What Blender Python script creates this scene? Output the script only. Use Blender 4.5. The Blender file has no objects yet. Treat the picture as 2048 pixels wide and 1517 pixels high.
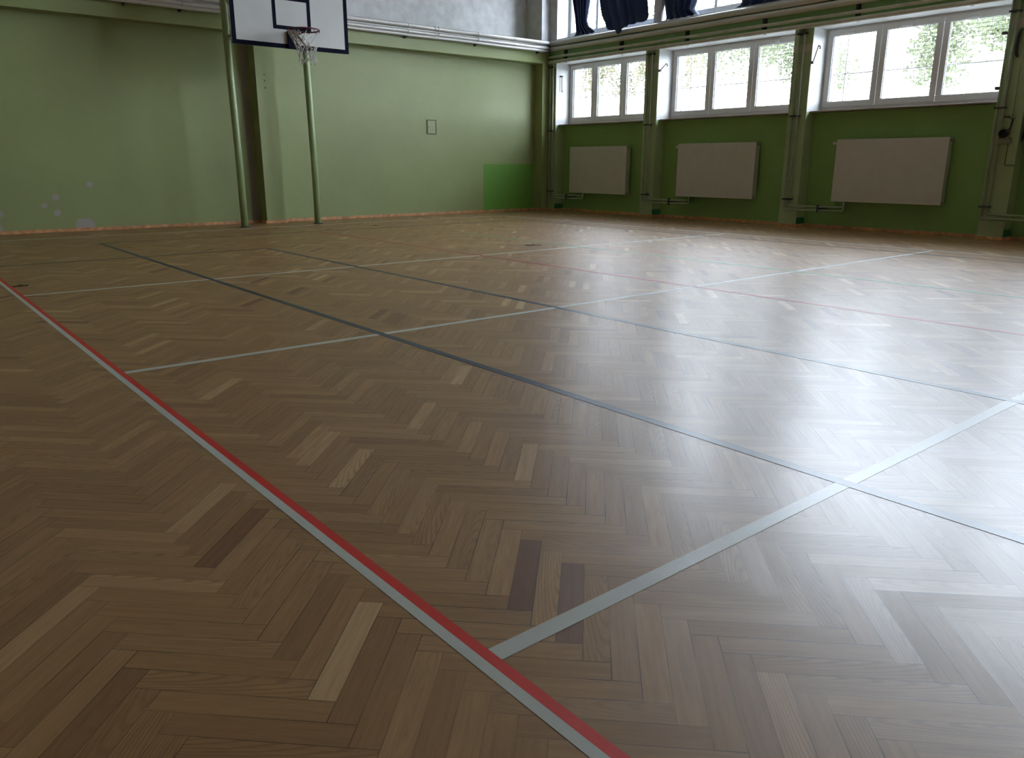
import bpy, bmesh, math, random
from mathutils import Vector, Matrix
random.seed(7)
SC = bpy.context.scene
COL = SC.collection
PI = math.pi

# ------------------------------------------------------------------ materials
class N:
    """small node-tree helper"""
    def __init__(s, name):
        s.m = bpy.data.materials.new(name); s.m.use_nodes = True
        s.t = s.m.node_tree; s.t.nodes.clear()
        s.out = s.t.nodes.new('ShaderNodeOutputMaterial')
    def n(s, typ, **kw):
        x = s.t.nodes.new(typ)
        for k, v in kw.items(): setattr(x, k, v)
        return x
    def l(s, a, b): s.t.links.new(a, b)
    def put(s, sock, v):
        if isinstance(v, bpy.types.NodeSocket): s.l(v, sock)
        elif isinstance(v, (tuple, list)) and len(v) == 3 and sock.type == 'RGBA': sock.default_value = (*v, 1)
        else: sock.default_value = v
    def math(s, op, a, b=0.0, c=0.0, clamp=False):
        x = s.n('ShaderNodeMath', operation=op, use_clamp=clamp)
        for i, v in enumerate((a, b, c)): s.put(x.inputs[i], v)
        return x.outputs[0]
    def mix(s, f, a, b, mode='MIX'):
        x = s.n('ShaderNodeMix', data_type='RGBA', blend_type=mode)
        s.put(x.inputs[0], f); s.put(x.inputs[6], a); s.put(x.inputs[7], b)
        return x.outputs[2]
    def ramp(s, v, a, b, c=0.0, d=1.0, smooth=False):
        x = s.n('ShaderNodeMapRange', interpolation_type='SMOOTHSTEP' if smooth else 'LINEAR')
        for i, q in enumerate((v, a, b, c, d)): s.put(x.inputs[i], q)
        return x.outputs[0]
    def noise(s, vec, scale, detail=3, rough=.5, dist=0.0, out=0):
        x = s.n('ShaderNodeTexNoise')
        if vec is not None: s.l(vec, x.inputs['Vector'])
        x.inputs['Scale'].default_value = scale; x.inputs['Detail'].default_value = detail
        x.inputs['Roughness'].default_value = rough; x.inputs['Distortion'].default_value = dist
        return x.outputs[out]
    def pos(s): return s.n('ShaderNodeNewGeometry').outputs['Position']
    def sep(s, v):
        x = s.n('ShaderNodeSeparateXYZ'); s.l(v, x.inputs[0]); return x.outputs
    def comb(s, a, b, c):
        x = s.n('ShaderNodeCombineXYZ')
        for i, v in enumerate((a, b, c)): s.put(x.inputs[i], v)
        return x.outputs[0]
    def box(s, p, x=None, y=None, z=None, soft=.004):
        """1 inside an axis-aligned region of the place"""
        f = None
        for ax, r in zip(range(3), (x, y, z)):
            if r is None: continue
            lo = s.ramp(p[ax], r[0]-soft, r[0]+soft); hi = s.ramp(p[ax], r[1]-soft, r[1]+soft, 1, 0)
            g = s.math('MULTIPLY', lo, hi)
            f = g if f is None else s.math('MULTIPLY', f, g)
        return f
    def blob(s, posv, c, r, wob):
        d = s.n('ShaderNodeVectorMath', operation='DISTANCE'); s.l(posv, d.inputs[0]); d.inputs[1].default_value = c
        v = s.math('MULTIPLY_ADD', wob, r*.9, d.outputs['Value'])
        return s.ramp(v, r*.80, r*1.15, 1, 0, True)
    def bump(s, h, strength=.3, dist=.002):
        x = s.n('ShaderNodeBump'); s.put(x.inputs['Height'], h)
        x.inputs['Strength'].default_value = strength; x.inputs['Distance'].default_value = dist
        return x.outputs[0]
    def bsdf(s, col, rough=.5, metal=0.0, normal=None, spec=.5, **kw):
        b = s.n('ShaderNodeBsdfPrincipled')
        s.put(b.inputs['Base Color'], col); s.put(b.inputs['Roughness'], rough); s.put(b.inputs['Metallic'], metal)
        s.put(b.inputs['Specular IOR Level'], spec)
        if normal is not None: s.l(normal, b.inputs['Normal'])
        for k, v in kw.items(): s.put(b.inputs[k.replace('_', ' ')], v)
        s.l(b.outputs[0], s.out.inputs[0]); return b

M = {}
def simple(name, col, rough=.5, metal=0.0, var=.12, scale=6.0, spec=.5, bump=0.0, bscale=60):
    k = N(name); p = k.pos()
    f = k.noise(p, scale, 4)
    c = k.mix(k.ramp(f, .3, .7), tuple(x*(1-var) for x in col), tuple(min(1, x*(1+var)) for x in col))
    nm = k.bump(k.noise(p, bscale, 3), bump, .002) if bump else None
    k.bsdf(c, rough, metal, nm, spec); M[name] = k.m; return k.m

PALE = (.305, .355, .150)      # old pale green wall paint
FRESH = (0.146, 0.342, 0.057)     # newer saturated green paint
PLASTER = (.40, .36, .33)
WHITE = (.78, .78, .78)

def green_wall(name, base, kind):
    k = N(name); P = k.pos(); p = k.sep(P)
    n1 = k.noise(P, .7, 4, .55); n2 = k.noise(P, 9, 4, .6)
    c = k.mix(k.ramp(n1, .3, .7), tuple(x*.92 for x in base), tuple(min(1, x*1.07) for x in base))
    c = k.mix(k.ramp(n2, .35, .75, 0, .12), c, tuple(x*.8 for x in base))
    wob = k.math('SUBTRACT', k.noise(P, 14, 3), .5)
    if kind == 'end':
        fresh = k.mix(n1, tuple(x*.95 for x in FRESH), tuple(x*1.1 for x in FRESH))
        c = k.mix(k.box(p, x=(10.33, 11.715), y=(13.4, 14), z=(-.1, .993)), c, fresh)
        sx = k.math('MULTIPLY_ADD', wob, .03, p[0])
        c = k.mix(k.box((sx, p[1], p[2]), x=(5.285, 5.385), y=(13.4, 14), z=(-.1, 3.07), soft=.012), c, tuple(x*.75 for x in PLASTER))
        for (x, z, r) in ((2.78, .686, .045), (2.30, .51, .05), (2.137, .391, .04), (2.292, .283, .05), (2.60, .11, .085), (2.70, .11, .085), (1.54, .294, .06), (1.51, .08, .06)):
            c = k.mix(k.blob(P, (x, 13.55, z), r, wob), c, PLASTER)
        for z in (2.425, 2.329, 2.22):
            c = k.mix(k.blob(P, (5.58, 13.3, z), .012, wob), c, (.05, .05, .04))
    if kind == 'pilaster':
        c = k.mix(k.box(p, x=(11.9, 11.954), z=(2.714, 2.822), soft=.008), c, (.66, .56, .49))
        side = k.ramp(p[0], 11.953, 11.956)
        c = k.mix(k.math('MULTIPLY', side, k.ramp(p[2], 1.808, 1.815)), c, WHITE)
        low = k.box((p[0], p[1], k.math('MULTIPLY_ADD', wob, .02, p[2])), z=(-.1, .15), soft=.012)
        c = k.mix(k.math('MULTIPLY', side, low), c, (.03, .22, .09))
    k.bsdf(c, k.ramp(n2, .3, .7, .38, .5), 0, k.bump(k.noise(P, 45, 4, .6), .18, .004), .45)
    M[name] = k.m
green_wall('pale green end wall paint', PALE, 'end')
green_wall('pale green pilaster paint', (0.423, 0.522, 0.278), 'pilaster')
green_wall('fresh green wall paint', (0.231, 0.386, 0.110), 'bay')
green_wall('green beam paint', (0.300, 0.512, 0.204), 'beam')
simple('white wall paint', (.72, .72, .74), .6, bump=.1)
simple('white reveal plaster', WHITE, .6, var=.05, bump=.1)
simple('ceiling paint', (.62, .58, .50), .7)
simple('dull green paint', (0.360, 0.352, 0.264), .6)
simple('white pvc', (.90, .90, .90), .32, var=.02)
simple('grey sill stone', (.36, .29, .24), .5)
simple('white sill', (.70, .70, .68), .4, var=.06)
simple('radiator enamel', (.74, .72, .68), .38, var=.03)
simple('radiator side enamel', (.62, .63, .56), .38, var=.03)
simple('pole green enamel', (0.304, 0.399, 0.180), .28, var=.06)
simple('galvanised pipe', (0.717, 0.699, 0.610), .4, .1, bump=.1)
simple('riser pipe paint', (.33, .37, .26), .4)
simple('clamp steel', (.05, .055, .05), .5, .3)
simple('board white', (.62, .62, .60), .45, var=.05, scale=2.5)
simple('board black', (.0035, .005, .016), .7, var=.1, spec=.08)
simple('rim red', (.09, .008, .012), .4, var=.2, scale=30)
simple('net cord', (.68, .67, .63), .8, var=.3, scale=40)
simple('pine batten', (.60, .30, .14), .45, var=.3, scale=14)
simple('black plastic', (.012, .011, .013), .45)
simple('dark net cord', (.05, .055, .05), .8, var=.4, scale=60)
simple('box grey green', (.27, .31, .20), .5)
simple('hatch paint', (.32, .37, .165), .4, var=.04)
simple('hatch frame paint', (.06, .075, .03), .5)
simple('brass plate', (.10, .07, .03), .35, .6)
simple('rod steel', (.22, .19, .16), .4, .5)
simple('outdoor paving', (.45, .44, .42), .8, scale=1.2)
simple('bark', (.40, .37, .32), .9, bump=.4, bscale=20)
simple('guard wire', (.08, .08, .075), .5, .4)
simple('guard bar', (.40, .38, .35), .5, .2)

k = N('foil wrap'); P = k.pos()
k.bsdf(k.mix(k.noise(P, 20, 3), (.72, .70, .67), (.84, .83, .81)), k.ramp(k.noise(P, 12, 3), .3, .7, .28, .42), .2,
       k.bump(k.noise(P, 30, 3, .5), .12, .004)); M['foil wrap'] = k.m

k = N('navy curtain cloth'); P = k.pos()
cl = k.mix(k.noise(P, 5, 3), (.022, .036, .070), (.042, .062, .105))
b = k.bsdf(cl, .55, 0, k.bump(k.noise(P, 180, 2), .2, .002), .5)
tr = k.n('ShaderNodeBsdfTranslucent'); tr.inputs[0].default_value = (.004, .02, .13, 1)
mx = k.n('ShaderNodeMixShader'); mx.inputs[0].default_value = .22
k.l(b.outputs[0], mx.inputs[1]); k.l(tr.outputs[0], mx.inputs[2]); k.l(mx.outputs[0], k.out.inputs[0]); M['navy curtain cloth'] = k.m

k = N('window glass')
tr = k.n('ShaderNodeBsdfTransparent'); tr.inputs[0].default_value = (.96, .97, .97, 1)
gl = k.n('ShaderNodeBsdfGlossy'); gl.inputs['Roughness'].default_value = .02
mx = k.n('ShaderNodeMixShader'); mx.inputs[0].default_value = .05
k.l(tr.outputs[0], mx.inputs[1]); k.l(gl.outputs[0], mx.inputs[2]); k.l(mx.outputs[0], k.out.inputs[0]); M['window glass'] = k.m

def leaf_mat(name, a, b_):
    k = N(name); P = k.pos()
    c = k.mix(k.ramp(k.noise(P, 1.5, 3), .35, .65), a, b_)
    b = k.bsdf(c, .6)
    tr = k.n('ShaderNodeBsdfTranslucent'); k.l(c, tr.inputs[0])
    mx = k.n('ShaderNodeMixShader'); mx.inputs[0].default_value = .45
    k.l(b.outputs[0], mx.inputs[1]); k.l(tr.outputs[0], mx.inputs[2]); k.l(mx.outputs[0], k.out.inputs[0]); M[name] = k.m
leaf_mat('yellow leaves', (0.156, 0.143, 0.065), (.19, .175, .09))
leaf_mat('green leaves', (0.124, 0.143, 0.065), (.16, .18, .09))

FLOOR_ROUGH = .46
COAT, COAT_ROUGH = .42, .27
def coated(k, c, rough, normal, P):
    b = k.bsdf(c, rough, 0, normal, .5, Coat_Weight=COAT, Coat_Roughness=COAT_ROUGH)
    if normal is not None: k.l(normal, b.inputs['Coat Normal'])
def gloss(k, P):
    """varnish roughness shared by boards and painted lines"""
    return k.ramp(k.noise(P, .8, 2, .5), .2, .8, FLOOR_ROUGH-.02, FLOOR_ROUGH+.02)
def line_mat(name, col):
    k = N(name); P = k.pos()
    c = k.mix(k.ramp(k.noise(P, 25, 3), .4, .8, 0, .25), col, tuple(x*.8 for x in col))
    coated(k, c, gloss(k, P), None, P); M[name] = k.m
line_mat('white line paint', (.64, .66, .60)); line_mat('red line paint', (.64, .010, .003))
line_mat('blue line paint', (.016, .028, .062)); line_mat('black line paint', (.025, .025, .022))
line_mat('thin red line paint', (.42, .06, .05)); line_mat('green line paint', (.16, .38, .20))

PW, PL = .059, .354
k = N('oak herringbone parquet'); P = k.pos()
uv = k.n('ShaderNodeUVMap', uv_map='UVMap').outputs[0]
at = k.n('ShaderNodeAttribute', attribute_name='plank').outputs['Color']
ac = k.n('ShaderNodeSeparateColor'); k.l(at, ac.inputs[0]); tone, r1, r2 = ac.outputs
s = k.sep(uv); u, v = s[0], s[1]
gv = k.comb(k.math('MULTIPLY_ADD', r1, 37.0, u), k.math('MULTIPLY_ADD', r2, 53.0, v), k.math('MULTIPLY', r1, 11.0))
st = k.n('ShaderNodeMapping'); k.l(gv, st.inputs[0]); st.inputs['Scale'].default_value = (2.2, 30, 1)
grain = k.noise(st.outputs[0], 2.2, 5, .62, .6)
st2 = k.n('ShaderNodeMapping'); k.l(gv, st2.inputs[0]); st2.inputs['Scale'].default_value = (9, 260, 1)
pore = k.noise(st2.outputs[0], 1.0, 2, .5)
fv = k.comb(k.math('ADD', u, k.math('MULTIPLY_ADD', r1, 1.0, -.75)), k.math('ADD', v, k.math('MULTIPLY_ADD', r2, .12, -.10)), k.math('MULTIPLY', r1, 9.0))
st3 = k.n('ShaderNodeMapping'); k.l(fv, st3.inputs[0]); st3.inputs['Scale'].default_value = (3.0, 30, 1)
fig = k.n('ShaderNodeTexWave', wave_type='RINGS', rings_direction='Z'); k.l(st3.outputs[0], fig.inputs['Vector'])
fig.inputs['Scale'].default_value = 1.6; fig.inputs['Distortion'].default_value = 2.5; fig.inputs['Detail'].default_value = 2.5; fig.inputs['Detail Scale'].default_value = 1.0
cr = k.n('ShaderNodeValToRGB'); k.l(tone, cr.inputs[0])
el = cr.color_ramp.elements
el[0].position = 0; el[0].color = (0.177, 0.068, 0.029, 1)
el[1].position = 1; el[1].color = (0.624, 0.419, 0.207, 1)
for ps, c in ((.12, (0.252, 0.123, 0.045)), (.30, (0.332, 0.182, 0.069)), (.55, (0.393, 0.225, 0.089)), (.78, (0.464, 0.280, 0.120))):
    e = el.new(ps); e.color = (*c, 1)
c = k.mix(k.ramp(grain, .32, .72, 0, .6), cr.outputs[0], k.mix(1, cr.outputs[0], (.60, .52, .45), 'MULTIPLY'))
c = k.mix(k.math('MULTIPLY', k.ramp(fig.outputs['Fac'], .55, .95), k.ramp(r2, .62, .8, 0, .5)), c, k.mix(1, c, (.52, .45, .38), 'MULTIPLY'))
c = k.mix(k.ramp(pore, .58, .8, 0, .35), c, k.mix(1, c, (.5, .45, .4), 'MULTIPLY'))
kn = k.noise(k.comb(u, k.math('MULTIPLY', v, 1.4), k.math('MULTIPLY', r1, 90.0)), 11, 2)
c = k.mix(k.math('MULTIPLY', k.ramp(kn, .76, .84), k.ramp(r1, .5, .55)), c, (.05, .03, .015))
du = k.math('MINIMUM', u, k.math('SUBTRACT', PL, u)); dv = k.math('MINIMUM', v, k.math('SUBTRACT', PW, v))
ed = k.math('MINIMUM', du, dv)
gw = k.math('MULTIPLY', k.ramp(k.noise(P, 3.5, 3), .42, .7, .05, 1), .0013)
gap = k.math('LESS_THAN', ed, gw)
soft = k.ramp(ed, 0, .003, .28, 0)
c = k.mix(soft, c, k.mix(1, c, (.4, .33, .26), 'MULTIPLY'))
c = k.mix(k.math('MULTIPLY', gap, .85), c, (.012, .008, .005))
ge = k.n('ShaderNodeNewGeometry')
tl = k.comb(k.math('MULTIPLY_ADD', r1, .022, -.011), k.math('MULTIPLY_ADD', r2, .022, -.011), 0.0)
va = k.n('ShaderNodeVectorMath', operation='ADD'); k.l(ge.outputs['Normal'], va.inputs[0]); k.l(tl, va.inputs[1])
vn = k.n('ShaderNodeVectorMath', operation='NORMALIZE'); k.l(va.outputs[0], vn.inputs[0])
bp = k.n('ShaderNodeBump'); k.l(k.math('SUBTRACT', k.math('MULTIPLY', grain, -.25), k.math('MULTIPLY', gap, 1.0)), bp.inputs['Height'])
bp.inputs['Strength'].default_value = .12; bp.inputs['Distance'].default_value = .002; k.l(vn.outputs[0], bp.inputs['Normal'])
rg = k.math('ADD', gloss(k, P), k.ramp(grain, .3, .7, -.02, .03))
coated(k, c, rg, bp.outputs[0], P)
M['oak herringbone parquet'] = k.m

# ------------------------------------------------------------------ mesh helpers
class MB:
    def __init__(s): s.v = []; s.f = []; s.mi = []; s.sm = []; s.mats = []
    def mat(s, m):
        if m not in s.mats: s.mats.append(m)
        return s.mats.index(m)
    def poly(s, pts, m, smooth=False):
        i = len(s.v); s.v += [tuple(p) for p in pts]
        s.f.append(tuple(range(i, i+len(pts)))); s.mi.append(s.mat(m)); s.sm.append(smooth)
    def box(s, x0, x1, y0, y1, z0, z1, m, faces=None):
        """faces: {'-x': material or None to leave the face out}"""
        faces = faces or {}
        i = len(s.v)
        s.v += [(x, y, z) for x in (x0, x1) for y in (y0, y1) for z in (z0, z1)]
        F = {'-x': (0, 1, 3, 2), '+x': (4, 6, 7, 5), '-y': (0, 4, 5, 1), '+y': (2, 3, 7, 6), '-z': (0, 2, 6, 4), '+z': (1, 5, 7, 3)}
        for kf, q in F.items():
            mm = faces.get(kf, m)
            if mm is None: continue
            s.f.append(tuple(i+a for a in q)); s.mi.append(s.mat(mm)); s.sm.append(False)
    def bar(s, a, b, w, h, m):
        """rectangular bar between two points"""
        a, b = Vector(a), Vector(b); d = (b-a).normalized()
        up = Vector((0, 0, 1)) if abs(d.z) < .9 else Vector((1, 0, 0))
        r = d.cross(up).normalized()*w/2; q = r.cross(d).normalized()*h/2
        i = len(s.v)
        for p in (a, b):
            for sr, sq in ((-1, -1), (1, -1), (1, 1), (-1, 1)): s.v.append(tuple(p+r*sr+q*sq))
        for q4 in ((0, 1, 2, 3), (7, 6, 5, 4), (0, 4, 5, 1), (1, 5, 6, 2), (2, 6, 7, 3), (3, 7, 4, 0)):
            s.f.append(tuple(i+t for t in q4)); s.mi.append(s.mat(m)); s.sm.append(False)
    def tube(s, pts, r, m, seg=12, closed=False, cap=True):
        pts = [Vector(p) for p in pts]; n = len(pts)
        rr = r if isinstance(r, (list, tuple)) else [r]*n
        i0 = len(s.v); ref = None
        for j, p in enumerate(pts):
            if closed: t = (pts[(j+1) % n]-pts[j-1])
            else:
                t = Vector((0, 0, 0))
                if j > 0: t += (p-pts[j-1]).normalized()
                if j < n-1: t += (pts[j+1]-p).normalized()
            t.normalize()
            if ref is None:
                ref = Vector((0, 0, 1)) if abs(t.z) < .9 else Vector((1, 0, 0))
            a = (ref - t*ref.dot(t)).normalized(); ref = a; b = t.cross(a)
            for q in range(seg):
                an = 2*PI*q/seg; s.v.append(tuple(p+(a*math.cos(an)+b*math.sin(an))*rr[j]))
        mi = s.mat(m)
        for j in range(n if closed else n-1):
            for q in range(seg):
                A = i0+j*seg; B = i0+((j+1) % n)*seg; q1 = (q+1) % seg
                s.f.append((A+q, A+q1, B+q1, B+q)); s.mi.append(mi); s.sm.append(True)
        if cap and not closed:
            s.f.append(tuple(i0+q for q in reversed(range(seg)))); s.mi.append(mi); s.sm.append(False)
            s.f.append(tuple(i0+(n-1)*seg+q for q in range(seg))); s.mi.append(mi); s.sm.append(False)
    def build(s, name, parent=None, bevel=0.0, solid=0.0, label=None):
        me = bpy.data.meshes.new(name); me.from_pydata(s.v, [], s.f)
        for m in s.mats: me.materials.append(M[m])
        me.polygons.foreach_set('material_index', s.mi); me.polygons.foreach_set('use_smooth', s.sm)
        me.update()
        o = bpy.data.objects.new(name, me); COL.objects.link(o)
        if parent is not None:
            o.parent = parent
            me.transform(Matrix.Translation(-Vector(world_loc(parent))))
        if bevel:
            md = o.modifiers.new('bevel', 'BEVEL'); md.width = bevel; md.segments = 2; md.limit_method = 'ANGLE'
        if solid:
            md = o.modifiers.new('thick', 'SOLIDIFY'); md.thickness = solid; md.offset = 0
        if label: o['label'] = label
        return o
def world_loc(o):
    l = Vector((0, 0, 0))
    while o is not None: l += o.location; o = o.parent
    return l
def thing(name, label, cat, loc, group=None):
    o = bpy.data.objects.new(name, None); COL.objects.link(o); o.location = loc; o.empty_display_size = .1
    o['label'] = label; o['category'] = cat
    if group: o['group'] = group
    return o
def tag(o, label, cat, group=None):
    o['label'] = label; o['category'] = cat
    if group: o['group'] = group
    return o
def struct(o, label=None):
    o['kind'] = 'structure'
    if label: o['label'] = label
    return o
def sempty(name, loc, label=None):
    o = bpy.data.objects.new(name, None); COL.objects.link(o); o.location = loc; o.empty_display_size = .1
    return struct(o, label)

# ------------------------------------------------------------------ room dimensions (metres)
XF, XB, XW, XO = 11.95, 12.20, 12.35, 12.62      # pilaster face, bay wall, window plane, outer face
YF, YB, YU = 13.30, 13.55, 13.78                 # end wall: pilaster face, panels, upper wall
X0, Y0, ZC = -3.6, -7.2, 6.3
ZBM, ZBT = 3.06, 3.50                            # beam under- and upper side
PIL = [(13.09, 13.31), (10.27, 10.595), (7.165, 7.49), (4.06, 4.385), (.95, 1.275), (-2.16, -1.835), (-5.27, -4.945)]
UPIL = [(13.085, 13.31), (10.265, 10.445), (7.16, 7.34), (4.055, 4.235), (.945, 1.125), (-2.165, -1.985), (-5.275, -5.095)]

# ------------------------------------------------------------------ floor of herringbone boards
def build_floor():
    r = math.sqrt(.5)
    A = Vector((r, r, 0)); B = Vector((-r, r, 0))
    a0, b0 = 1.2445, .4625
    n = 6
    vs, fs, uvs, cols = [], [], [], []
    special = {}
    rnd = random.Random(11)
    xa, xb, ya, yb = X0, XO, Y0, 14.0
    # boards picked out in the photograph by an unusual tone
    marks = [((0.646, 1.337), 1.00), ((1.145, 1.340), 0.02), ((1.155, 1.271), 0.80), ((1.151, 1.183), 0.05), ((1.136, 1.424), 0.78), ((0.644, 1.491), 0.25), ((0.741, 1.158), 0.75), ((0.644, 2.021), 0.08), ((0.650, 2.237), 0.90), ((0.176, 1.873), 0.85), ((0.452, 1.887), 0.85), ((0.256, 1.504), 0.15), ((0.181, 1.445), 0.20), ((1.147, 2.284), 0.95), ((2.184, 3.063), 0.90), ((1.167, 2.566), 0.85), ((1.656, 1.964), 0.85), ((1.616, 2.587), 0.85), ((1.645, 3.246), 0.80), ((1.198, 0.656), 0.85), ((1.653, 1.356), 0.80), ((1.436, 1.025), 0.30), ((1.139, 0.914), 0.75), ((1.156, 3.539), 0.90), ((1.700, 5.880), 0.85), ((1.258, 2.683), 0.80), ((0.762, 3.220), 0.80)]
    def add(ai, bi, la, lb, horiz):
        p0 = A*(a0+ai*PW)+B*(b0+bi*PW)
        ctr = p0+A*(la*PW/2)+B*(lb*PW/2)
        if not (xa-.2 < ctr.x < xb+.2 and ya-.2 < ctr.y < yb+.2): return
        q = [p0, p0+A*la*PW, p0+A*la*PW+B*lb*PW, p0+B*lb*PW]
        i = len(vs); vs.extend([(min(max(p.x, xa), xb), min(max(p.y, ya), yb), 0) for p in q]); fs.append((i, i+1, i+2, i+3))
        if horiz: uvs.extend([(0, 0), (PL, 0), (PL, PW), (0, PW)])
        else: uvs.extend([(0, PW), (0, 0), (PL, 0), (PL, PW)])
        t = min(1, max(0, rnd.gauss(.52, .13)))
        w = rnd.random()
        if 0 < ctr.x < 3.4 and 0 < ctr.y < 4.2: w = .5; t = min(.72, max(.28, t))
        if w < .035: t = rnd.uniform(.85, 1)
        elif w < .045: t = rnd.uniform(.02, .2)
        for (mx_, my_), tv in marks:
            d = Vector((mx_, my_, 0))-p0
            if 0 < d.dot(A) < la*PW and 0 < d.dot(B) < lb*PW: t = tv
        c = (t, rnd.random(), rnd.random(), 1)
        cols.extend([c]*4)
    R = int(30/PW)
    for m in range(-60, 60):
        for kk in range(-R, R):
            ai, bi = kk+n*m, kk-n*m
            x = r*((a0+ai*PW)-(b0+bi*PW)); y = r*((a0+ai*PW)+(b0+bi*PW))
            if not (xa-1 < x < xb+1 and ya-1 < y < yb+1): continue
            add(ai, bi, n, 1, True)
            add(ai, bi+1, 1, n, False)
    me = bpy.data.meshes.new('floor'); me.from_pydata(vs, [], fs)
    ul = me.uv_layers.new(name='UVMap')
    for i, q in enumerate(uvs): ul.data[i].uv = q
    ca = me.color_attributes.new('plank', 'FLOAT_COLOR', 'CORNER')
    for i, q in enumerate(cols): ca.data[i].color = q
    me.materials.append(M['oak herringbone parquet']); me.update()
    o = bpy.data.objects.new('floor', me); COL.objects.link(o)
    return struct(o, 'varnished oak herringbone parquet floor with painted court lines')
floor = build_floor()

# painted court lines, parts of the floor
def court_line(x0, x1, y0, y1, z, mat, label):
    m = MB(); m.box(x0, x1, y0, y1, 0.0001, z, mat, {'-z': None}); return m.build('court_line', floor, label=label)
H = .0235
court_line(.828, .8555, Y0, 12.44, .0008, 'white line paint', 'white half of the double sideline')
court_line(.8555, .883, Y0, 12.44, .0008, 'red line paint', 'red half of the double sideline')
for yv, lb in ((7.10, 'white cross line furthest from the camera'), (4.10, 'white cross line in the middle'), (1.131, 'white cross line in the foreground')):
    court_line(.883, 9.935, yv-.024, yv+.024, .0008, 'white line paint', lb)
court_line(9.935, 9.985, Y0, 12.465, .0008, 'white line paint', 'white sideline along the radiator wall')
court_line(-3, 9.935, 12.415, 12.465, .0008, 'white line paint', 'white end line below the backboard')
court_line(2.337-H, 2.337+H, Y0, 11.285, .0011, 'blue line paint', 'dark blue line starting left of the green poles')
court_line(3.784-H, 3.784+H, Y0, 9.345, .0011, 'blue line paint', 'dark blue line in the middle of the floor')
court_line(-3, 3.784-H, 9.300, 9.345, .0010, 'black line paint', 'dark cross line joining the middle blue line')
court_line(2.337+H, 9.465, 11.237, 11.285, .0010, 'black line paint', 'dark cross line under the backboard')
court_line(9.417, 9.465, Y0, 11.237, .0010, 'black line paint', 'dark line along the radiator wall')
court_line(5.347, 5.392, Y0, 11.237, .0012, 'thin red line paint', 'thin red line')
court_line(6.893, 6.935, Y0, 9.6, .0012, 'green line paint', 'faint green line')

# ------------------------------------------------------------------ end wall
TR = [0]
def trim(m, lbl):
    TR[0] += 1; return struct(m.build('trim_%d' % TR[0]), lbl)
g, w = 'pale green end wall paint', 'white wall paint'
m = MB(); m.box(X0, XO, YB, 14.1, 0, ZBM, g); m.box(X0, XO, YU, 14.1, ZBM, ZC, w)
struct(m.build('wall_back'), 'pale green end wall behind the basketball backboard, white above its pipes')
m = MB(); m.box(X0, XF, YF, YU, ZBM, ZBT, g); trim(m, 'green beam across the end wall')
for a, b, a2, b2 in ((-.88, -.54, -.88, -.54), (5.432, 5.772, 5.432, 5.772), (11.745, XF, 11.712, XF)):
    m = MB(); m.box(a, b, YF, YB, 0, ZBM, g); m.box(a2, b2, YF, YU, ZBT, ZC, w); trim(m, 'pilaster on the end wall')
pg, fg, bg, rv = 'pale green pilaster paint', 'fresh green wall paint', 'green beam paint', 'white reveal plaster'
YE = PIL[4][1]      # the windows seen or mirrored in the floor end here; plain wall beyond
m = MB()
for i in range(4):
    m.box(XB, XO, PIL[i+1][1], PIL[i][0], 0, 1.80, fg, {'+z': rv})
struct(m.build('wall_right'), 'fresh green wall bays below the low windows')
m = MB(); m.box(XB, XO, Y0, PIL[4][0], 0, ZC, 'dull green paint'); struct(m.build('wall_right'))
for i in range(5):
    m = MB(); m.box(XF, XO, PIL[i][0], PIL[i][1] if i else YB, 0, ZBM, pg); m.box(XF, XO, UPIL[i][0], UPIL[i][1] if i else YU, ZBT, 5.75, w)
    trim(m, 'pilaster between the windows' if i else 'corner pilaster of the window wall')
m = MB(); m.box(XF, XO, PIL[4][0], YU, ZBM, ZBT, bg, {'-z': rv}); trim(m, 'green beam across the window wall')
m = MB(); m.box(XF, XO, PIL[4][0], YU, 5.75, ZC, w); trim(m, 'white lintel over the high windows')
m = MB(); m.box(X0-.2, X0, Y0-.2, 14.1, 0, ZC, 'dull green paint')
struct(m.build('wall_left'))
m = MB(); m.box(X0, XO, Y0-.2, Y0, 0, ZC, 'dull green paint')
struct(m.build('wall_front'))
m = MB(); m.box(X0-.2, XO, Y0-.2, 14.1, ZC, ZC+.2, 'ceiling paint'); struct(m.build('ceiling'))

# pine battens along the foot of the walls
bt, bh = .028, .048
def batten(path, name, lbl):
    m = MB()
    for (xa, xb, ya, yb) in path: m.box(xa, xb, ya, yb, 0, bh, 'pine batten')
    return struct(m.build(name, bevel=.004), lbl)
batten([(X0, 5.432-bt, YB-bt, YB), (5.432-bt, 5.432, YF, YB), (5.432-bt, 5.772+bt, YF-bt, YF), (5.772, 5.772+bt, YF, YB), (5.772+bt, 11.745-bt, YB-bt, YB),
        (11.745-bt, 11.745, YF, YB), (11.745-bt, XF-bt, YF-bt, YF)], 'baseboard_back', 'orange pine batten at the foot of the end wall')
pth = []
for i, (n_, f_) in enumerate(PIL[:5]):
    pth.append((XF-bt, XF, n_-bt, f_+(bt if i else 0)))
    pth.append((XF, XB, n_-bt, n_))
    if i: pth.append((XF, XB, f_, f_+bt))
    nxt = PIL[i+1][1]+bt if i < 4 else Y0
    pth.append((XB-bt, XB, nxt, n_-bt))
batten(pth, 'baseboard_right', 'orange pine batten at the foot of the window wall')

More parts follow.
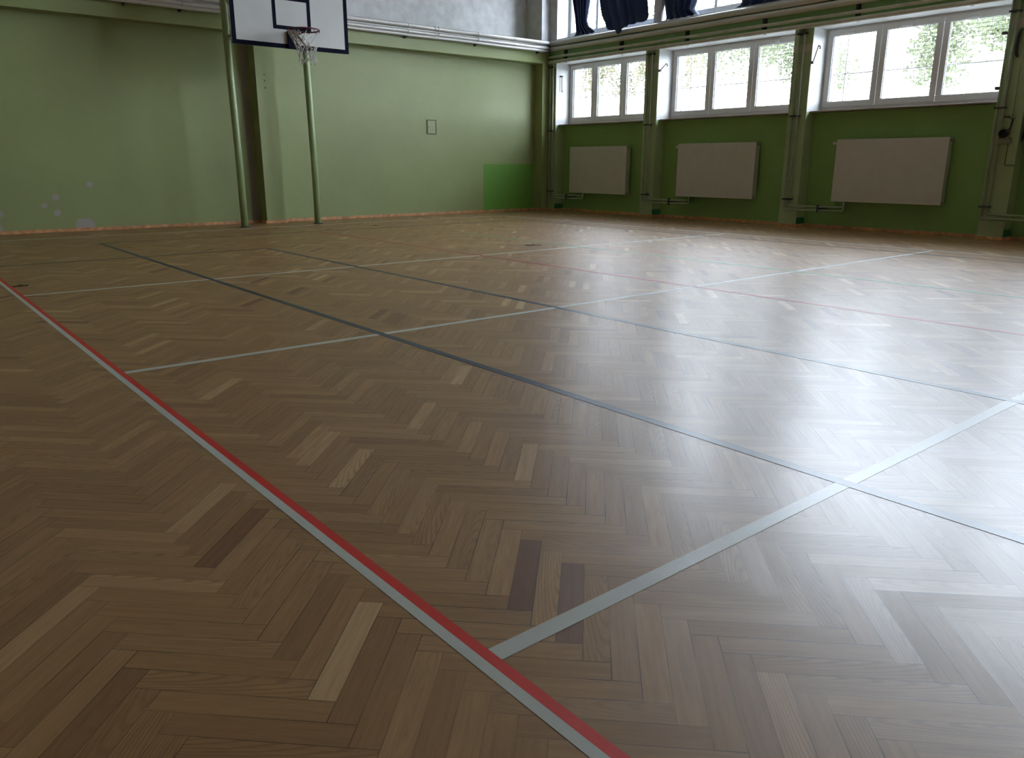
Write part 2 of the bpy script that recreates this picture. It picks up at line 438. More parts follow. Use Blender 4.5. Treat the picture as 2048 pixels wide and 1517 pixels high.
# ------------------------------------------------------------------ windows
def ring(m, x0, x1, y0, y1, z0, z1, w, mat):
    m.box(x0, x1, y0, y1, z0, z0+w, mat); m.box(x0, x1, y0, y1, z1-w, z1, mat)
    m.box(x0, x1, y0, y0+w, z0+w, z1-w, mat); m.box(x0, x1, y1-w, y1, z0+w, z1-w, mat)
def lower_window(idx, far, near, splits, guard=True):
    """far > near in y; splits: joints between the three sashes"""
    root = sempty('window_%d' % idx, (XW, (far+near)/2, 1.822), 'low white triple window, %s' % WL[idx-1])
    m = MB(); ring(m, XW+.012, XW+.085, near, far, 1.823, ZBM, .04, 'white pvc'); m.box(XW+.012, XW+.085, near+.04, far-.04, 1.863, 1.89, 'white pvc'); m.build('window_frame', root)
    ed = [far-.03]+list(splits)+[near+.03]
    for a, b in zip(ed[:-1], ed[1:]):
        y1, y0 = a-.004, b+.004; z0, z1 = 1.885, 3.035
        sm = MB(); ring(sm, XW-.012, XW+.05, y0, y1, z0, z1, .085, 'white pvc'); sash = sm.build('sash', root, bevel=.006)
        # thin dark glazing gasket
        gm = MB(); ring(gm, XW+.004, XW+.03, y0+.082, y1-.082, z0+.082, z1-.082, .008, 'black plastic'); gm.build('gasket', sash)
        pm = MB(); pm.box(XW+.014, XW+.022, y0+.084, y1-.084, z0+.084, z1-.084, 'window glass'); pm.build('pane', sash)
        vm = MB(); cy = y1-.40*(y1-y0); vm.box(XW-.034, XW-.012, cy-.075, cy+.075, 2.968, 2.988, 'white pvc'); vm.box(XW-.026, XW-.012, cy-.085, cy+.085, 2.960, 2.996, 'white pvc'); vm.build('vent', sash, bevel=.003)
    s_ = MB(); s_.box(12.04, XW+.012, near+.002, far-.002, 1.802, 1.822, 'grey sill stone'); s_.build('window_sill', root, bevel=.004)
    if guard:
        g = MB(); gx = XO+.06
        y = near
        while y < far:
            g.box(gx-.0025, gx+.0025, y-.0025, y+.0025, 1.8, 3.1, 'guard wire'); y += .055
        z = 1.83
        while z < 3.1:
            g.box(gx-.002, gx+.002, near, far, z-.0025, z+.0025, 'guard wire'); z += .055
        g.build('wire_mesh', root)
        b_ = MB(); ring(b_, gx-.012, gx+.02, near-.02, far+.02, 1.75, 3.13, .03, 'guard bar'); b_.box(gx-.012, gx+.012, near, far, 2.40, 2.418, 'guard bar')
        b_.box(gx-.012, gx+.012, far-.20, far-.18, 1.75, 3.13, 'guard bar'); b_.build('guard_frame', root)
WL = ['furthest from the camera, in the corner bay', 'in the middle bay', 'in the bay nearest the camera', 'nearer than the right pilaster', 'beside the camera', 'behind the camera', 'last']
lower_window(1, 13.09, 10.595, (12.329, 11.512))
for i in range(1, 4):
    n_ = PIL[i][0]; lower_window(i+1, n_, PIL[i+1][1], (n_-.892, n_-1.784))
def upper_window(idx, far, near, splits, lbl):
    X = 12.29; z0, z1 = 3.52, 5.75
    root = sempty('window_%d' % idx, (X, (far+near)/2, z0), lbl)
    m = MB(); m.box(X, X+.07, near, far, z0, z0+.03, 'white pvc'); ring(m, X, X+.07, near, far, z0+.03, z1, .05, 'white pvc'); m.build('window_frame', root)
    ed = [far-.05]+list(splits)+[near+.05]
    for a, b in zip(ed[:-1], ed[1:]):
        y1, y0 = a-.003, b+.003
        sm = MB(); zz0, zz1 = z0+.08, z1-.05
        sm.box(X-.008, X+.05, y0, y1, zz0, zz0+.075, 'white pvc'); sm.box(X-.008, X+.05, y0, y1, zz1-.05, zz1, 'white pvc')
        sm.box(X-.008, X+.05, y0, y0+.028, zz0+.075, zz1-.05, 'white pvc'); sm.box(X-.008, X+.05, y1-.028, y1, zz0+.075, zz1-.05, 'white pvc')
        sm.box(X-.004, X+.05, y0+.028, y1-.028, 4.55, 4.59, 'white pvc')
        sash = sm.build('sash', root)
        pm = MB(); pm.box(X+.018, X+.024, y0+.026, y1-.026, zz0+.073, zz1-.048, 'window glass'); pm.build('pane', sash)
    s_ = MB(); s_.box(11.905, X+.002, near+.002, far-.002, 3.50, 3.52, 'white sill'); s_.build('window_sill', root, bevel=.004)
upper_window(7, UPIL[0][0], UPIL[1][1], (12.25, 11.36), 'high white window in the corner bay, hung with navy curtains')
for i in range(1, 4):
    n_ = UPIL[i][0]; upper_window(7+i, n_, UPIL[i+1][1], (n_-.95, n_-1.93), 'high white window, bay number %d from the corner' % (i+1))

# ------------------------------------------------------------------ radiators
def radiator(y1, y0, z0, z1, label, valve=True):
    XR, XRb = 12.035, 12.165
    t = thing('radiator', label, 'radiator', (XRb, (y0+y1)/2, z0), 'white panel radiators under the windows')
    m = MB(); m.box(XR, XR+.012, y0, y1, z0, z1, 'radiator enamel'); m.build('front_panel', t, bevel=.006)
    m = MB(); m.box(XRb-.012, XRb, y0+.02, y1-.02, z0+.01, z1-.01, 'radiator enamel'); m.build('rear_panel', t, bevel=.004)
    for ya, yb in ((y0+.001, y0+.006), (y1-.006, y1-.001)):
        m = MB(); m.box(XR+.012, XRb-.012, ya, yb, z0+.004, z1-.004, 'radiator side enamel')
        if ya < y0+.01:
            m.tube([(XR+.06, ya+.001, z1-.04), (XR+.06, ya-.012, z1-.04)], .011, 'clamp steel'); m.tube([(XR+.05, ya+.001, z0+.03), (XR+.05, ya-.010, z0+.03)], .009, 'clamp steel')
        m.build('side_panel', t)
    m = MB(); m.box(XR+.014, XRb-.014, y0+.008, y1-.008, z1-.012, z1-.004, 'radiator enamel')
    for j in range(40):
        y = y0+.03+j*(y1-y0-.06)/39
        m.box(XR+.02, XRb-.02, y-.004, y+.004, z1-.004, z1-.001, 'clamp steel')
    m.build('top_grille', t)
    m = MB()
    for j in range(28):
        y = y0+.05+j*(y1-y0-.1)/27; m.box(XR+.03, XRb-.03, y-.012, y+.012, z0+.05, z1-.05, 'radiator enamel')
    m.build('convector_fins', t)
    for y in (y0+.25, y1-.25):
        m = MB(); m.box(XRb, XB-.006, y-.02, y+.02, z0+.1, z1-.1, 'radiator enamel'); m.build('wall_bracket', t)
    if valve:
        m = MB(); m.tube([(XR+.06, y1-.002, z1-.055), (XR+.06, y1+.03, z1-.055), (XR+.06, y1+.034, z1-.055), (XR+.06, y1+.085, z1-.055), (XR+.06, y1+.092, z1-.055)], [.012, .012, .019, .023, .016], 'radiator side enamel', 16); m.build('valve_head', t)
    return t
radiator(12.715, 11.072, .402, 1.354, 'radiator nearest the corner, beside the bright green wall patch', False)
radiator(9.78, 8.10, .415, 1.369, 'radiator under the middle window')
radiator(6.64, 4.962, .433, 1.377, 'radiator nearest the camera, under the big right window')

# riser pipe pairs on the pilasters
def risers(yc, pairs, yend, clamps, label, extra=None):
    t = thing('heating_riser', label, 'pipe', (XF, yc, .26), 'riser pipe pairs on the pilasters')
    x = XF-.045
    ya, yb = pairs
    # outer (further) pipe turns at the lower level, nearer pipe at the upper level
    for (y, zt, r) in ((ya, .285, .017), (yb, .342, .017)):
        m = MB(); m.tube([(x, y, 3.04), (x, y, 2.0), (x, y, zt+.03), (x, y-.012, zt+.01), (x, y-.035, zt), (x, yc-.5, zt), (x+.02, yend+.3, zt), (x+.09, yend+.12, zt), (x+.14, yend+.02, zt), (x+.145, yend, zt+.02), (x+.145, yend-.004, .42)], r, 'riser pipe paint', 10)
        m.build('pipe', t)
    for z in clamps:
        m = MB(); m.box(x-.022, XF, yb-.035, ya+.035, z-.012, z+.012, 'clamp steel'); m.build('clamp', t)
    m = MB(); m.box(x-.015, x+.03, yend+.34, yend+.37, .255, .375, 'clamp steel'); m.box(x+.01, XB-.001, yend+.345, yend+.365, .30, .33, 'clamp steel'); m.build('wall_clamp', t)
    if extra:
        for (z, yy) in extra:
            m = MB(); m.box(x-.02, XF+.0, yy, ya+.02, z-.02, z+.02, 'rod steel'); m.build('hook_plate', t)
    return t
risers(13.18, (13.23, 13.14), 12.31, (.423, 1.693, 2.98), 'riser pipe pair in the corner beside the end wall')
risers(10.44, (10.487, 10.397), 9.47, (.43, 1.724, 2.98), 'riser pipe pair on the pilaster left of the middle window')
risers(7.335, (7.382, 7.292), 6.42, (.448, 1.75, 2.98), 'riser pipe pair on the pilaster left of the right window')
risers(4.32, (4.362, 4.292), 3.35, (.446, 1.726, 2.903), 'riser pipe pair on the pilaster at the right edge', ((2.65, 4.44), (1.975, 4.425)))

# pipe runs high on the walls
t = thing('pipe_run', 'bundle of shiny foil-wrapped heating pipes along the end wall above the green beam', 'pipes', (5, YF, 3.25))
for z, r, dy in ((3.455, .036, .085), (3.402, .018, .05), (3.352, .032, .085), (3.295, .027, .08)):
    m = MB(); pts = [(X0, YF-dy, z)]
    x = X0+.5
    while x < 11.7: pts.append((x, YF-dy+random.uniform(-.004, .004), z+random.uniform(-.004, .004))); x += .5
    pts.append((XF-.125+.2*(dy-.08), YF-dy, z)); m.tube(pts, r, 'foil wrap', 14); m.build('pipe', t)
for x in (1.9, 3.5, 4.30, 6.7, 8.33, 9.94, 11.57):
    m = MB(); m.box(x-.016, x+.016, YF-.02, YF, 3.235, 3.49, 'clamp steel'); m.box(x-.014, x+.014, YF-.085, YF-.02, 3.248, 3.266, 'clamp steel'); m.build('bracket', t)
for x in (8.36, 8.95, 9.03, 9.97, 4.33, 10.9):
    m = MB(); m.tube([(x-.008, YF-.085, 3.455), (x+.008, YF-.085, 3.455)], .041, 'galvanised pipe', 14); m.tube([(x-.008, YF-.085, 3.352), (x+.008, YF-.085, 3.352)], .037, 'galvanised pipe', 14); m.build('collar', t)
t = thing('pipe_run', 'bundle of heating pipes along the window wall below the curtained windows', 'pipes', (XF, 5, 3.05))
for z, r, dx, mt in ((3.445, .052, .06, 'foil wrap'), (3.330, .048, .06, 'foil wrap'), (3.178, .024, .06, 'galvanised pipe'), (3.078, .036, .06, 'galvanised pipe')):
    m = MB(); pts = [(XF-dx, YF-.03, z)]
    y = 12.8
    while y > PIL[4][0]: pts.append((XF-dx+random.uniform(-.003, .003), y, z+random.uniform(-.003, .003))); y -= .5
    m.tube(pts, r, mt, 14); m.build('pipe', t)
for i in range(7):
    y = 12.78-1.58*i
    m = MB(); m.box(XF-.016, XF, y-.025, y+.025, 3.045, 3.29, 'clamp steel'); m.box(XF-.075, XF-.016, y-.018, y+.018, 3.115, 3.150, 'clamp steel'); m.box(XF-.075, XF-.016, y-.018, y+.018, 3.205, 3.28, 'clamp steel'); m.build('bracket', t)

# ------------------------------------------------------------------ basketball backboard on two poles
t = thing('basketball_hoop', 'white basketball backboard with ragged net mounted on two green floor poles', 'basketball hoop', (5.466, 12.75, 0))
BY = 11.86; bx0, bx1, bz0, bz1 = 4.541, 6.392, 2.665, 3.715
for xt, xb in ((4.793, 4.822), (6.072, 6.112)):
    m = MB(); m.tube([(xb, 12.75, .006), (xb, 12.75, 1.0), (xt, 12.75, 3.3), (xt-.003, 12.75, 4.1)], .054, 'pole green enamel', 24); pole = m.build('pole', t)
    m = MB(); m.tube([(xb, 12.75, 0), (xb, 12.75, .008)], .085, 'clamp steel', 24); m.build('base_plate', pole)
m = MB()
for z in (2.86, 3.45): m.bar((4.80, 12.70, z), (6.08, 12.70, z), .05, .05, 'pole green enamel')
for x in (4.793, 6.072):
    for z in (2.86, 3.45):
        m.bar((x, 12.70, z), (x, BY+.075, z), .045, .045, 'pole green enamel')
    m.bar((x, BY+.06, bz0+.08), (x, BY+.06, bz1-.05), .045, .04, 'pole green enamel')
    m.bar((x, 12.70, 3.45), (x, BY+.075, 2.86), .035, .035, 'pole green enamel')
m.build('support_frame', t)
m = MB(); bw = .062
m.box(bx0, bx1, BY, BY+.036, bz0, bz1, 'board white')
m2 = lambda x0, x1, z0, z1: m.box(x0, x1, BY-.0015, BY+.001, z0, z1, 'board black')
m2(bx0, bx1, bz0, bz0+bw); m2(bx0, bx1, bz1-bw, bz1); m2(bx0, bx0+bw, bz0+bw, bz1-bw); m2(bx1-bw, bx1, bz0+bw, bz1-bw)
for a in ('-', '+'): pass
sx0, sx1, sz0, sz1, sw = 5.17, 5.772, 2.925, 3.385, .055
m2(sx0, sx1, sz0, sz0+sw); m2(sx0, sx1, sz1-sw, sz1); m2(sx0, sx0+sw, sz0+sw, sz1-sw); m2(sx1-sw, sx1, sz0+sw, sz1-sw)
m.build('backboard', t)
RC = Vector((5.466, 11.475, 2.885)); RR = .225
m = MB(); m.tube([RC+Vector((RR*math.cos(a), RR*math.sin(a), 0)) for a in [2*PI*i/40 for i in range(40)]], .0105, 'rim red', 10, closed=True)
for s_ in (-1, 1): m.tube([(RC.x+s_*.10, RC.y+.20, RC.z), (RC.x+s_*.06, BY-.04, RC.z-.02)], .010, 'rim red', 8)
m.tube([(RC.x, RC.y+.225, RC.z), (RC.x, BY-.04, RC.z-.01)], .012, 'rim red', 8)
for i in range(12):
    a = 2*PI*(i+.5)/12; p = RC+Vector(((RR)*math.cos(a), (RR)*math.sin(a), -.010)); m.tube([p, p+Vector((0, 0, -.022))], .005, 'rim red', 6)
rim = m.build('rim', t)
m = MB(); m.box(5.375, 5.525, BY-.04, BY-.0016, 2.66, 2.905, 'board black'); m.box(5.39, 5.51, BY-.05, BY-.04, 2.86, 2.90, 'rim red'); m.build('bracket', rim, bevel=.004)
# ragged net: strands hooked on the ring, the left ones bunched together
m = MB(); rn = random.Random(3)
levels = [0, -.08, -.16, -.23, -.29, -.35, -.40]
rad = [.222, .195, .165, .14, .125, .125, .13]
cx = [0, .01, .02, .03, .035, .04, .04]
def npnt(i, l, half=0):
    a = 2*PI*(i+half)/12
    if l > 0: jx, jy, jz = rn.uniform(-.014, .014), rn.uniform(-.014, .014), rn.uniform(-.018, .018)
    else: jx = jy = jz = 0
    return RC+Vector((cx[l]+jx+rad[l]*math.cos(a), jy+rad[l]*math.sin(a), levels[l]+jz-.028))
grid = [[npnt(i, l, .5 if l % 2 == 0 else 1.0) for i in range(12)] for l in range(len(levels))]
missing = {(0, 8), (0, 10), (1, 9), (1, 10), (0, 9), (1, 8), (0, 1), (1, 1), (0, 11), (1, 11), (0, 0), (1, 0), (0, 2), (2, 9), (2, 10)}
for l in range(len(levels)-1):
    for i in range(12):
        if (l, i) in missing: continue
        p = grid[l][i]
        q1 = grid[l+1][i]; q2 = grid[l+1][(i-1) % 12] if l % 2 == 0 else grid[l+1][(i+1) % 12]
        for q in (q1, q2):
            mid = (p+q)/2+Vector((rn.uniform(-.006, .006), rn.uniform(-.006, .006), -.008))
            m.tube([p, mid, q], .0055, 'net cord', 5)
        m.tube([q1+Vector((0, 0, .007)), q1-Vector((0, 0, .009))], .008, 'net cord', 6)
for a0, a1, l in ((7.5, 4.5, 2), (8.5, 5.0, 3), (10.5, 7, 3), (11.5, 5, 2), (1.5, 5, 3)):
    p = RC+Vector((RR*math.cos(2*PI*a0/12), RR*math.sin(2*PI*a0/12), -.03)); q = grid[l][int(a1)]
    m.tube([p, (p+q)/2+Vector((0, 0, -.02)), q], .0055, 'net cord', 5)
for i in (5, 6, 7):
    for j in range(2):
        p = RC+Vector((RR*math.cos(2*PI*(i-.3+j*.3)/12), RR*math.sin(2*PI*(i-.3+j*.3)/12), -.03)); q = grid[3][i]
        m.tube([p, (p*.5+q*.5)+Vector((.02, 0, -.02)), q], .009, 'net cord', 6)
for i in range(12):
    p = grid[-1][i]; m.tube([p, p+Vector((rn.uniform(-.02, .02), rn.uniform(-.02, .02), -rn.uniform(.02, .06)))], .004, 'net cord', 5)
m.build('net', rim)

# ------------------------------------------------------------------ navy curtains
def interp(tab, z):
    tab = sorted(tab)
    if z <= tab[0][0]: return tab[0][1]
    for (a, va), (b, vb) in zip(tab[:-1], tab[1:]):
        if z <= b: return va+(vb-va)*(z-a)/(b-a)
    return tab[-1][1]
def curtain(left, right, bottom, x, folds, label, seed=0, amp=.05, top=5.68, front=0.0):
    """left/right: edge y by height; bottom: hem height by fraction from left to right"""
    r_ = random.Random(seed); ph = r_.uniform(0, 6)
    nS, nT = 96, 48
    vs, fs = [], []
    for j in range(nT+1):
        for i in range(nS+1):
            s = i/nS; zb = interp(bottom, s); tt = j/nT; z = top+(zb-top)*(1-(1-tt)**1.6)
            yl, yr = interp(left, z), interp(right, z); y = yl+(yr-yl)*s
            a = amp*(1-.35*tt)
            xx = x+a*math.sin(2*PI*folds*(s+.03*math.sin(3*z+ph))+ph)+.25*a*math.sin(2*PI*folds*2.3*s+1.7*ph+2*z)
            if tt > .9: xx -= .03*(tt-.9)/.1
            xx -= front*min(1, max(0, (3.66-z)/.14))
            vs.append((min(xx, 12.24), y, z))
    for j in range(nT):
        for i in range(nS):
            a = j*(nS+1)+i; fs.append((a, a+1, a+nS+2, a+nS+1))
    root = thing('curtain', label, 'curtain', (x, interp(left, 3.6)*.5+interp(right, 3.6)*.5, 3.55), 'navy curtains at the high windows')
    me = bpy.data.meshes.new('cloth'); me.from_pydata(vs, [], fs); me.materials.append(M['navy curtain cloth'])
    me.polygons.foreach_set('use_smooth', [True]*len(fs)); me.transform(Matrix.Translation(-root.location)); me.update()
    o = bpy.data.objects.new('cloth', me); COL.objects.link(o); o.parent = root
    md = o.modifiers.new('thick', 'SOLIDIFY'); md.thickness = .004
    yl, yr = interp(left, top), interp(right, top)
    for q in range(5):
        y = yl+(yr-yl)*(q+.5)/5; hm = MB(); hm.tube([(x, y, top-.01), (x, y, top+.038)], .006, 'clamp steel', 6); hm.build('curtain_hook', root)
    return root
curtain([(3.5, 12.66), (3.62, 12.60), (3.9, 12.64), (4.24, 12.73), (5.7, 12.95)], [(3.5, 11.96), (3.57, 12.02), (3.68, 12.22), (3.80, 12.285), (4.17, 12.23), (5.7, 12.0)],
        [(0, 3.535), (.15, 3.53), (1, 3.545)], 12.03, 5, 'narrow navy curtain in the corner, its hem trailing on the sill', 1, .035)
curtain([(3.4, 11.23), (3.46, 11.30), (3.50, 11.42), (3.57, 11.51), (3.79, 11.66), (4.1, 11.74), (5.7, 11.85)], [(3.4, 11.0), (3.50, 10.52), (3.55, 10.455), (3.95, 10.52), (5.7, 10.40)],
        [(0, 3.50), (.12, 3.47), (.22, 3.395), (.33, 3.42), (.45, 3.50), (.7, 3.535), (1, 3.545)], 11.865, 5, 'wide navy curtain hanging in front of the pilaster, its hem drooping over the sill', 2, .05, front=.06)
curtain([(3.5, 10.22), (3.56, 10.20), (3.9, 10.285), (5.7, 10.2)], [(3.5, 9.40), (3.56, 9.46), (3.65, 9.58), (3.8, 9.525), (5.7, 9.3)],
        [(0, 3.535), (.5, 3.53), (1, 3.54)], 12.0, 5, 'navy curtain right of the wide one, just touching the sill', 3, .05)
curtain([(3.5, 8.76), (3.54, 8.74), (3.58, 8.63), (3.75, 8.57), (5.7, 8.4)], [(3.5, 7.55), (3.6, 7.5), (5.7, 7.45)],
        [(0, 3.54), (.2, 3.53), (.6, 3.53), (1, 3.53)], 12.02, 8, 'navy curtain bunched on the sill at the right end', 4, .05)
for i, (a, b) in enumerate(((12.97, 10.55), (10.24, 7.36))):
    m = MB(); m.tube([(12.03 if i == 0 else 12.02, a, 5.735), (12.03 if i == 0 else 12.02, b, 5.735)], .012, 'clamp steel', 10)
    tag(m.build('curtain_rod'), 'steel curtain rod above the %s high window' % ('corner' if i == 0 else 'second'), 'curtain rod')

# ------------------------------------------------------------------ small things on the walls
t = thing('access_hatch', 'small square access hatch with dark outline on the end wall', 'hatch', (9.05, YB, 1.57))
m = MB(); ring2 = [(8.936, 9.157, 1.566, 1.582), (8.936, 9.157, 1.823, 1.84), (8.936, 8.956, 1.582, 1.823), (9.137, 9.157, 1.582, 1.823)]
for a, b, c_, d in ring2: m.box(a, b, YB-.012, YB, c_, d, 'hatch frame paint')
m.build('frame', t)
m = MB(); m.box(8.956, 9.137, YB-.009, YB-.001, 1.582, 1.823, 'hatch paint'); d_ = m.build('door', t)
m = MB(); m.tube([(8.977, YB-.008, 1.70), (8.977, YB-.016, 1.70)], .008, 'clamp steel', 12); m.build('lock', d_)

def stay(p, q, label):
    t = thing('window_stay', label, 'window stay', p, 'steel window stays on the reveals')
    m = MB(); m.tube([p, q], .009, 'rod steel', 8); m.build('rod', t)
    d = (Vector(q)-Vector(p)).normalized()
    m = MB(); m.tube([q, Vector(q)+Vector((-.01, -.035, -.02)), Vector(q)+Vector((-.005, -.03, -.055))], .010, 'rod steel', 8); m.build('hook', t)
    m = MB(); m.box(p[0]-.02, p[0]+.02, p[1]-.015, p[1]+.03, p[2]-.02, p[2]+.02, 'clamp steel'); m.build('base', t)
stay((11.975, 10.295-.04, 2.68), (11.97, 10.11, 2.79), 'steel window stay on the pilaster left of the middle window')
stay((11.975, 7.165-.015, 2.545), (11.97, 7.075, 2.785), 'steel window stay on the pilaster left of the right window')
t = thing('window_stay', 'steel window stay hanging upright on the corner reveal', 'window stay', (12.09, 13.09, 2.49), 'steel window stays on the reveals')
m = MB(); m.tube([(12.09, 13.06, 2.49), (12.09, 13.06, 2.80)], .009, 'rod steel', 8); m.build('rod', t)
m = MB(); m.box(12.065, 12.115, 13.045, 13.09, 2.79, 2.82, 'clamp steel'); m.build('base', t)
m = MB(); m.tube([(12.09, 13.06, 2.50), (12.09, 13.04, 2.49), (12.09, 13.03, 2.51)], .010, 'rod steel', 8); m.build('hook', t)

# things on the pilaster at the right edge
t = thing('wall_box', 'small grey-green box on the right pilaster below the black bundle', 'wall box', (XF, 4.215, 1.27))
m = MB(); m.box(XF-.06, XF, 4.135, 4.295, 1.268, 1.326, 'box grey green'); m.build('body', t, bevel=.004)
m = MB(); m.box(XF-.13, XF, 4.14, 4.272, 1.328, 1.338, 'rod steel'); m.build('lid', t)
t = thing('cable_bundle', 'black coiled bundle hanging from a hook on the right pilaster', 'cable', (XF-.05, 4.235, 1.345))
m = MB(); rr = random.Random(5)
for j in range(9):
    rx = .045+.010*rr.random(); rz = .040+.010*rr.random(); ox = XF-.075-.005*j
    m.tube([(ox+.004*math.sin(3*a), 4.222+rx*math.cos(a)+.006*rr.uniform(-1, 1), 1.397+rz*math.sin(a)) for a in [2*PI*i/18 for i in range(18)]], .0095, 'black plastic', 6, closed=True)
for j in range(5):
    m.tube([(XF-.075-.005*j, 4.19+.017*j, 1.36), (XF-.085, 4.19+.016*j, 1.40), (XF-.075-.005*j, 4.19+.017*j, 1.435)], .010, 'black plastic', 6)
m.build('coil', t)
m = MB(); m.tube([(XF-.08, 4.20, 1.43), (XF-.04, 4.178, 1.455), (XF-.035, 4.165, 1.50), (XF-.03, 4.150, 1.585)], .008, 'black plastic', 8); m.build('tail', t)
t = thing('wall_hook', 'small steel double hook on the right pilaster above the black bundle', 'hook', (XF, 4.19, 1.59))
m = MB(); m.box(XF-.035, XF, 4.205, 4.265, 1.60, 1.622, 'clamp steel'); m.build('plate', t)
m = MB(); m.tube([(XF-.02, 4.225, 1.605), (XF-.045, 4.18, 1.585), (XF-.045, 4.135, 1.583), (XF-.03, 4.13, 1.60)], .007, 'rod steel', 8); m.build('arm', t)
m = MB(); pts = [(XF-.012, 4.225, 2.69), (XF-.03, 4.238, 2.66), (XF-.035, 4.247, 2.58), (XF-.035, 4.25, 2.46), (XF-.03, 4.245, 2.38), (XF-.022, 4.225, 2.345)]
m.tube(pts, [.014, .018, .02, .02, .018, .012], 'black plastic', 10); tag(m.build('strap'), 'black curved strap hanging high on the right pilaster', 'strap')
m = MB(); m.tube([(XF-.006, 4.178, 2.69), (XF-.006, 4.178, 1.0)], .007, 'box grey green', 8); m.tube([(XF-.006, 4.178, 1.0), (XF-.006, 4.05, .995)], .007, 'box grey green', 8)
tag(m.build('wall_cable'), 'thin green painted cable running down the right pilaster', 'cable')
t = thing('net_bundle', 'dark folded net hanging beside the right pilaster at the picture edge', 'net', (12.06, 4.0, 1.3))
m = MB(); rr = random.Random(9)
for j in range(46):
    y = 4.012+rr.uniform(-.045, .02); x = 12.05+rr.uniform(-.06, .06); z0 = 1.27+rr.uniform(0, .1); z1 = 1.72+rr.uniform(-.1, .02)
    m.tube([(x, y, z1), (x+rr.uniform(-.04, .04), y+rr.uniform(-.03, .02), (z0+z1)/2), (x+rr.uniform(-.03, .03), y+rr.uniform(-.03, .015), z0)], .006, 'dark net cord', 5)
m.build('mesh', t)
m = MB(); m.tube([(12.05, 4.06, 1.74), (12.05, 4.0, 1.74)], .010, 'clamp steel', 8); m.build('peg', t)

# brass covers in the floor
for x, y, w, lb in ((6.59, 7.605, .09, 'small dark brass floor plate in front of the bright green patch'), (.945, 7.71, .055, 'small dark floor plate beside the red line'), (6.66, 11.74, .055, 'small dark floor plate near the foot of the right green pole')):
    t = thing('floor_plate', lb, 'floor plate', (x, y, 0), 'small plates set in the floor')
    m = MB(); m.box(x-w, x+w, y-w*.7, y+w*.7, .0002, .006, 'brass plate'); m.build('cover', t, bevel=.002)
    m = MB(); m.tube([(x, y, .006), (x, y, .009)], .02, 'clamp steel', 12); m.build('screw', t)

# ------------------------------------------------------------------ outside
m = MB(); m.box(XO+.02, 60, -40, 60, -.3, 0, 'outdoor paving'); struct(m.build('ground'), 'bright paving outside the windows')
def tree(x, y, r, zb, h, leaf, label, seed, n=9000):
    t = thing('tree', label, 'tree', (x, y, 0), 'trees outside the windows')
    m = MB(); m.tube([(x, y, 0), (x+.05, y+.04, zb*.5), (x, y+.1, zb), (x-.1, y, zb+h*.5)], [.10, .08, .07, .03], 'bark', 10)
    rr = random.Random(seed)
    for j in range(5):
        a = rr.uniform(0, 6.28); m.tube([(x, y+.05, zb+.3*j), (x+r*.3*math.cos(a), y+r*.3*math.sin(a), zb+.3*j+.5), (x+r*.7*math.cos(a), y+r*.7*math.sin(a), zb+.3*j+.8)], [.03, .02, .01], 'bark', 6)
    m.build('trunk', t)
    m = MB()
    cl = [(x+rr.uniform(-r, r)*.75, y+rr.uniform(-r, r)*.85, zb+h*rr.uniform(.12, .9), rr.uniform(.45, .95)) for _ in range(26)]
    for j in range(n):
        cx_, cy_, cz_, cr_ = cl[j % len(cl)]
        d = Vector((rr.gauss(0, 1), rr.gauss(0, 1), rr.gauss(0, 1))).normalized()*cr_*rr.random()**.4
        p = Vector((cx_, cy_, cz_))+d
        if p.z < zb: continue
        a = Vector((rr.gauss(0, 1), rr.gauss(0, 1), rr.gauss(0, 1))).normalized()*rr.uniform(.05, .09)
        b = a.orthogonal().normalized()*rr.uniform(.035, .06)
        m.poly([p-a, p-b*.9, p+a, p+b*.9], leaf)
    m.build('leaves', t)
tree(22, 24.4, 2.4, 3.5, 3.0, 'yellow leaves', 'yellowish tree outside the corner window, left one', 20)
tree(22.5, 19.5, 2.4, 3.3, 3.0, 'yellow leaves', 'yellowish tree outside, behind the pilaster of the corner and middle windows', 21)
tree(22, 13.5, 2.6, 3.0, 3.2, 'green leaves', 'pale green tree outside, behind the pilaster left of the right window', 22)
tree(21.5, 7.6, 2.9, 2.9, 3.2, 'green leaves', 'pale green tree outside, behind the pilaster at the right edge', 24, 12000)

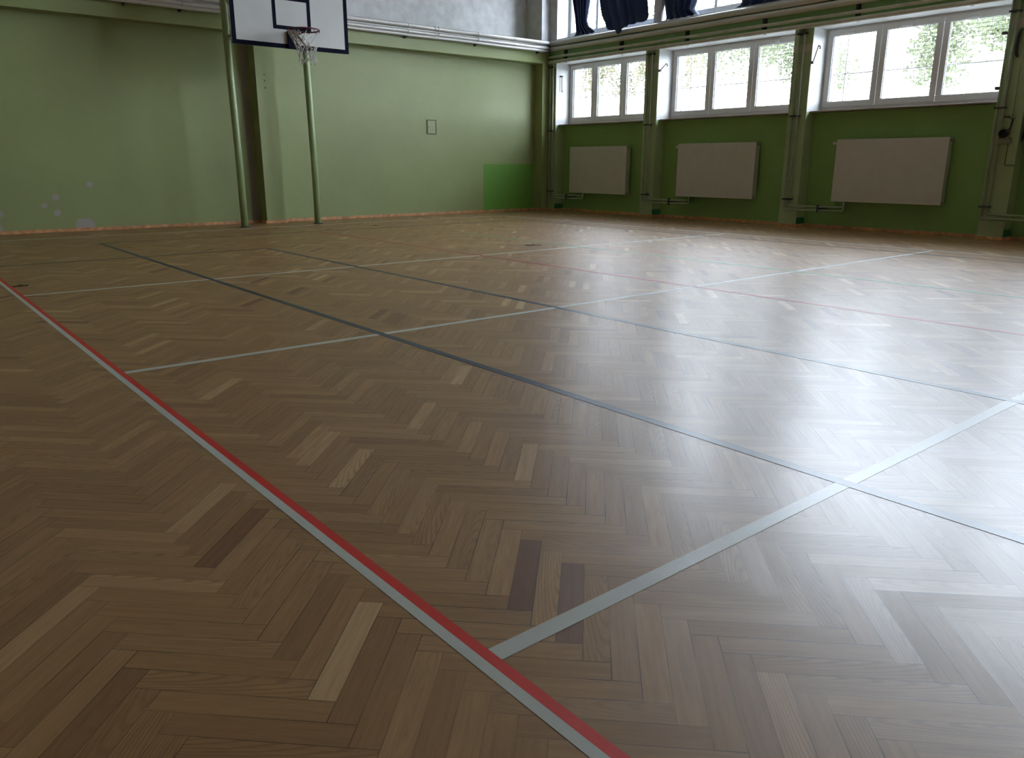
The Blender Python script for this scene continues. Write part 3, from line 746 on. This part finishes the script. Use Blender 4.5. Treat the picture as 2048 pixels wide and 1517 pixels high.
# ------------------------------------------------------------------ daylight
w = bpy.data.worlds.new('overcast sky'); SC.world = w; w.use_nodes = True
nt = w.node_tree; nt.nodes.clear()
out = nt.nodes.new('ShaderNodeOutputWorld'); bg = nt.nodes.new('ShaderNodeBackground')
tc = nt.nodes.new('ShaderNodeTexCoord'); sp = nt.nodes.new('ShaderNodeSeparateXYZ'); nt.links.new(tc.outputs['Generated'], sp.inputs[0])
cr = nt.nodes.new('ShaderNodeValToRGB'); mr = nt.nodes.new('ShaderNodeMapRange')
mr.inputs[1].default_value = -.1; mr.inputs[2].default_value = 1; nt.links.new(sp.outputs[2], mr.inputs[0]); nt.links.new(mr.outputs[0], cr.inputs[0])
cr.color_ramp.elements[0].color = (.86, .94, 1.06, 1); cr.color_ramp.elements[1].color = (.42, .50, .62, 1)
nt.links.new(cr.outputs[0], bg.inputs[0]); bg.inputs[1].default_value = 29.0; nt.links.new(bg.outputs[0], out.inputs[0])
SC.view_settings.view_transform = 'Standard'; SC.view_settings.look = 'None'; SC.view_settings.gamma = 1; SC.view_settings.use_curve_mapping = False
SC.view_settings.exposure = 0.0
SC.cycles.use_denoising = True
SC.cycles.max_bounces = 10; SC.cycles.diffuse_bounces = 6; SC.cycles.glossy_bounces = 4; SC.cycles.transparent_max_bounces = 12
SC.cycles.sample_clamp_indirect = 3

# ------------------------------------------------------------------ camera
yaw, pitch, roll = .687311932, -.269714296, .00156220669
cy, sy, cp, s_p = math.cos(yaw), math.sin(yaw), math.cos(pitch), math.sin(pitch)
fwd = Vector((sy*cp, cy*cp, s_p)); right = Vector((cy, -sy, 0)); up = right.cross(fwd)
r2 = math.cos(roll)*right+math.sin(roll)*up; u2 = -math.sin(roll)*right+math.cos(roll)*up
cam = bpy.data.cameras.new('camera'); co = bpy.data.objects.new('camera', cam); COL.objects.link(co)
co.matrix_world = Matrix(((r2.x, u2.x, -fwd.x, 0), (r2.y, u2.y, -fwd.y, 0), (r2.z, u2.z, -fwd.z, 1.00280725), (0, 0, 0, 1)))
cam.sensor_fit = 'HORIZONTAL'; cam.sensor_width = 36; cam.lens = 1557.849*36/2048; cam.clip_end = 200; cam.clip_start = .05
SC.camera = co
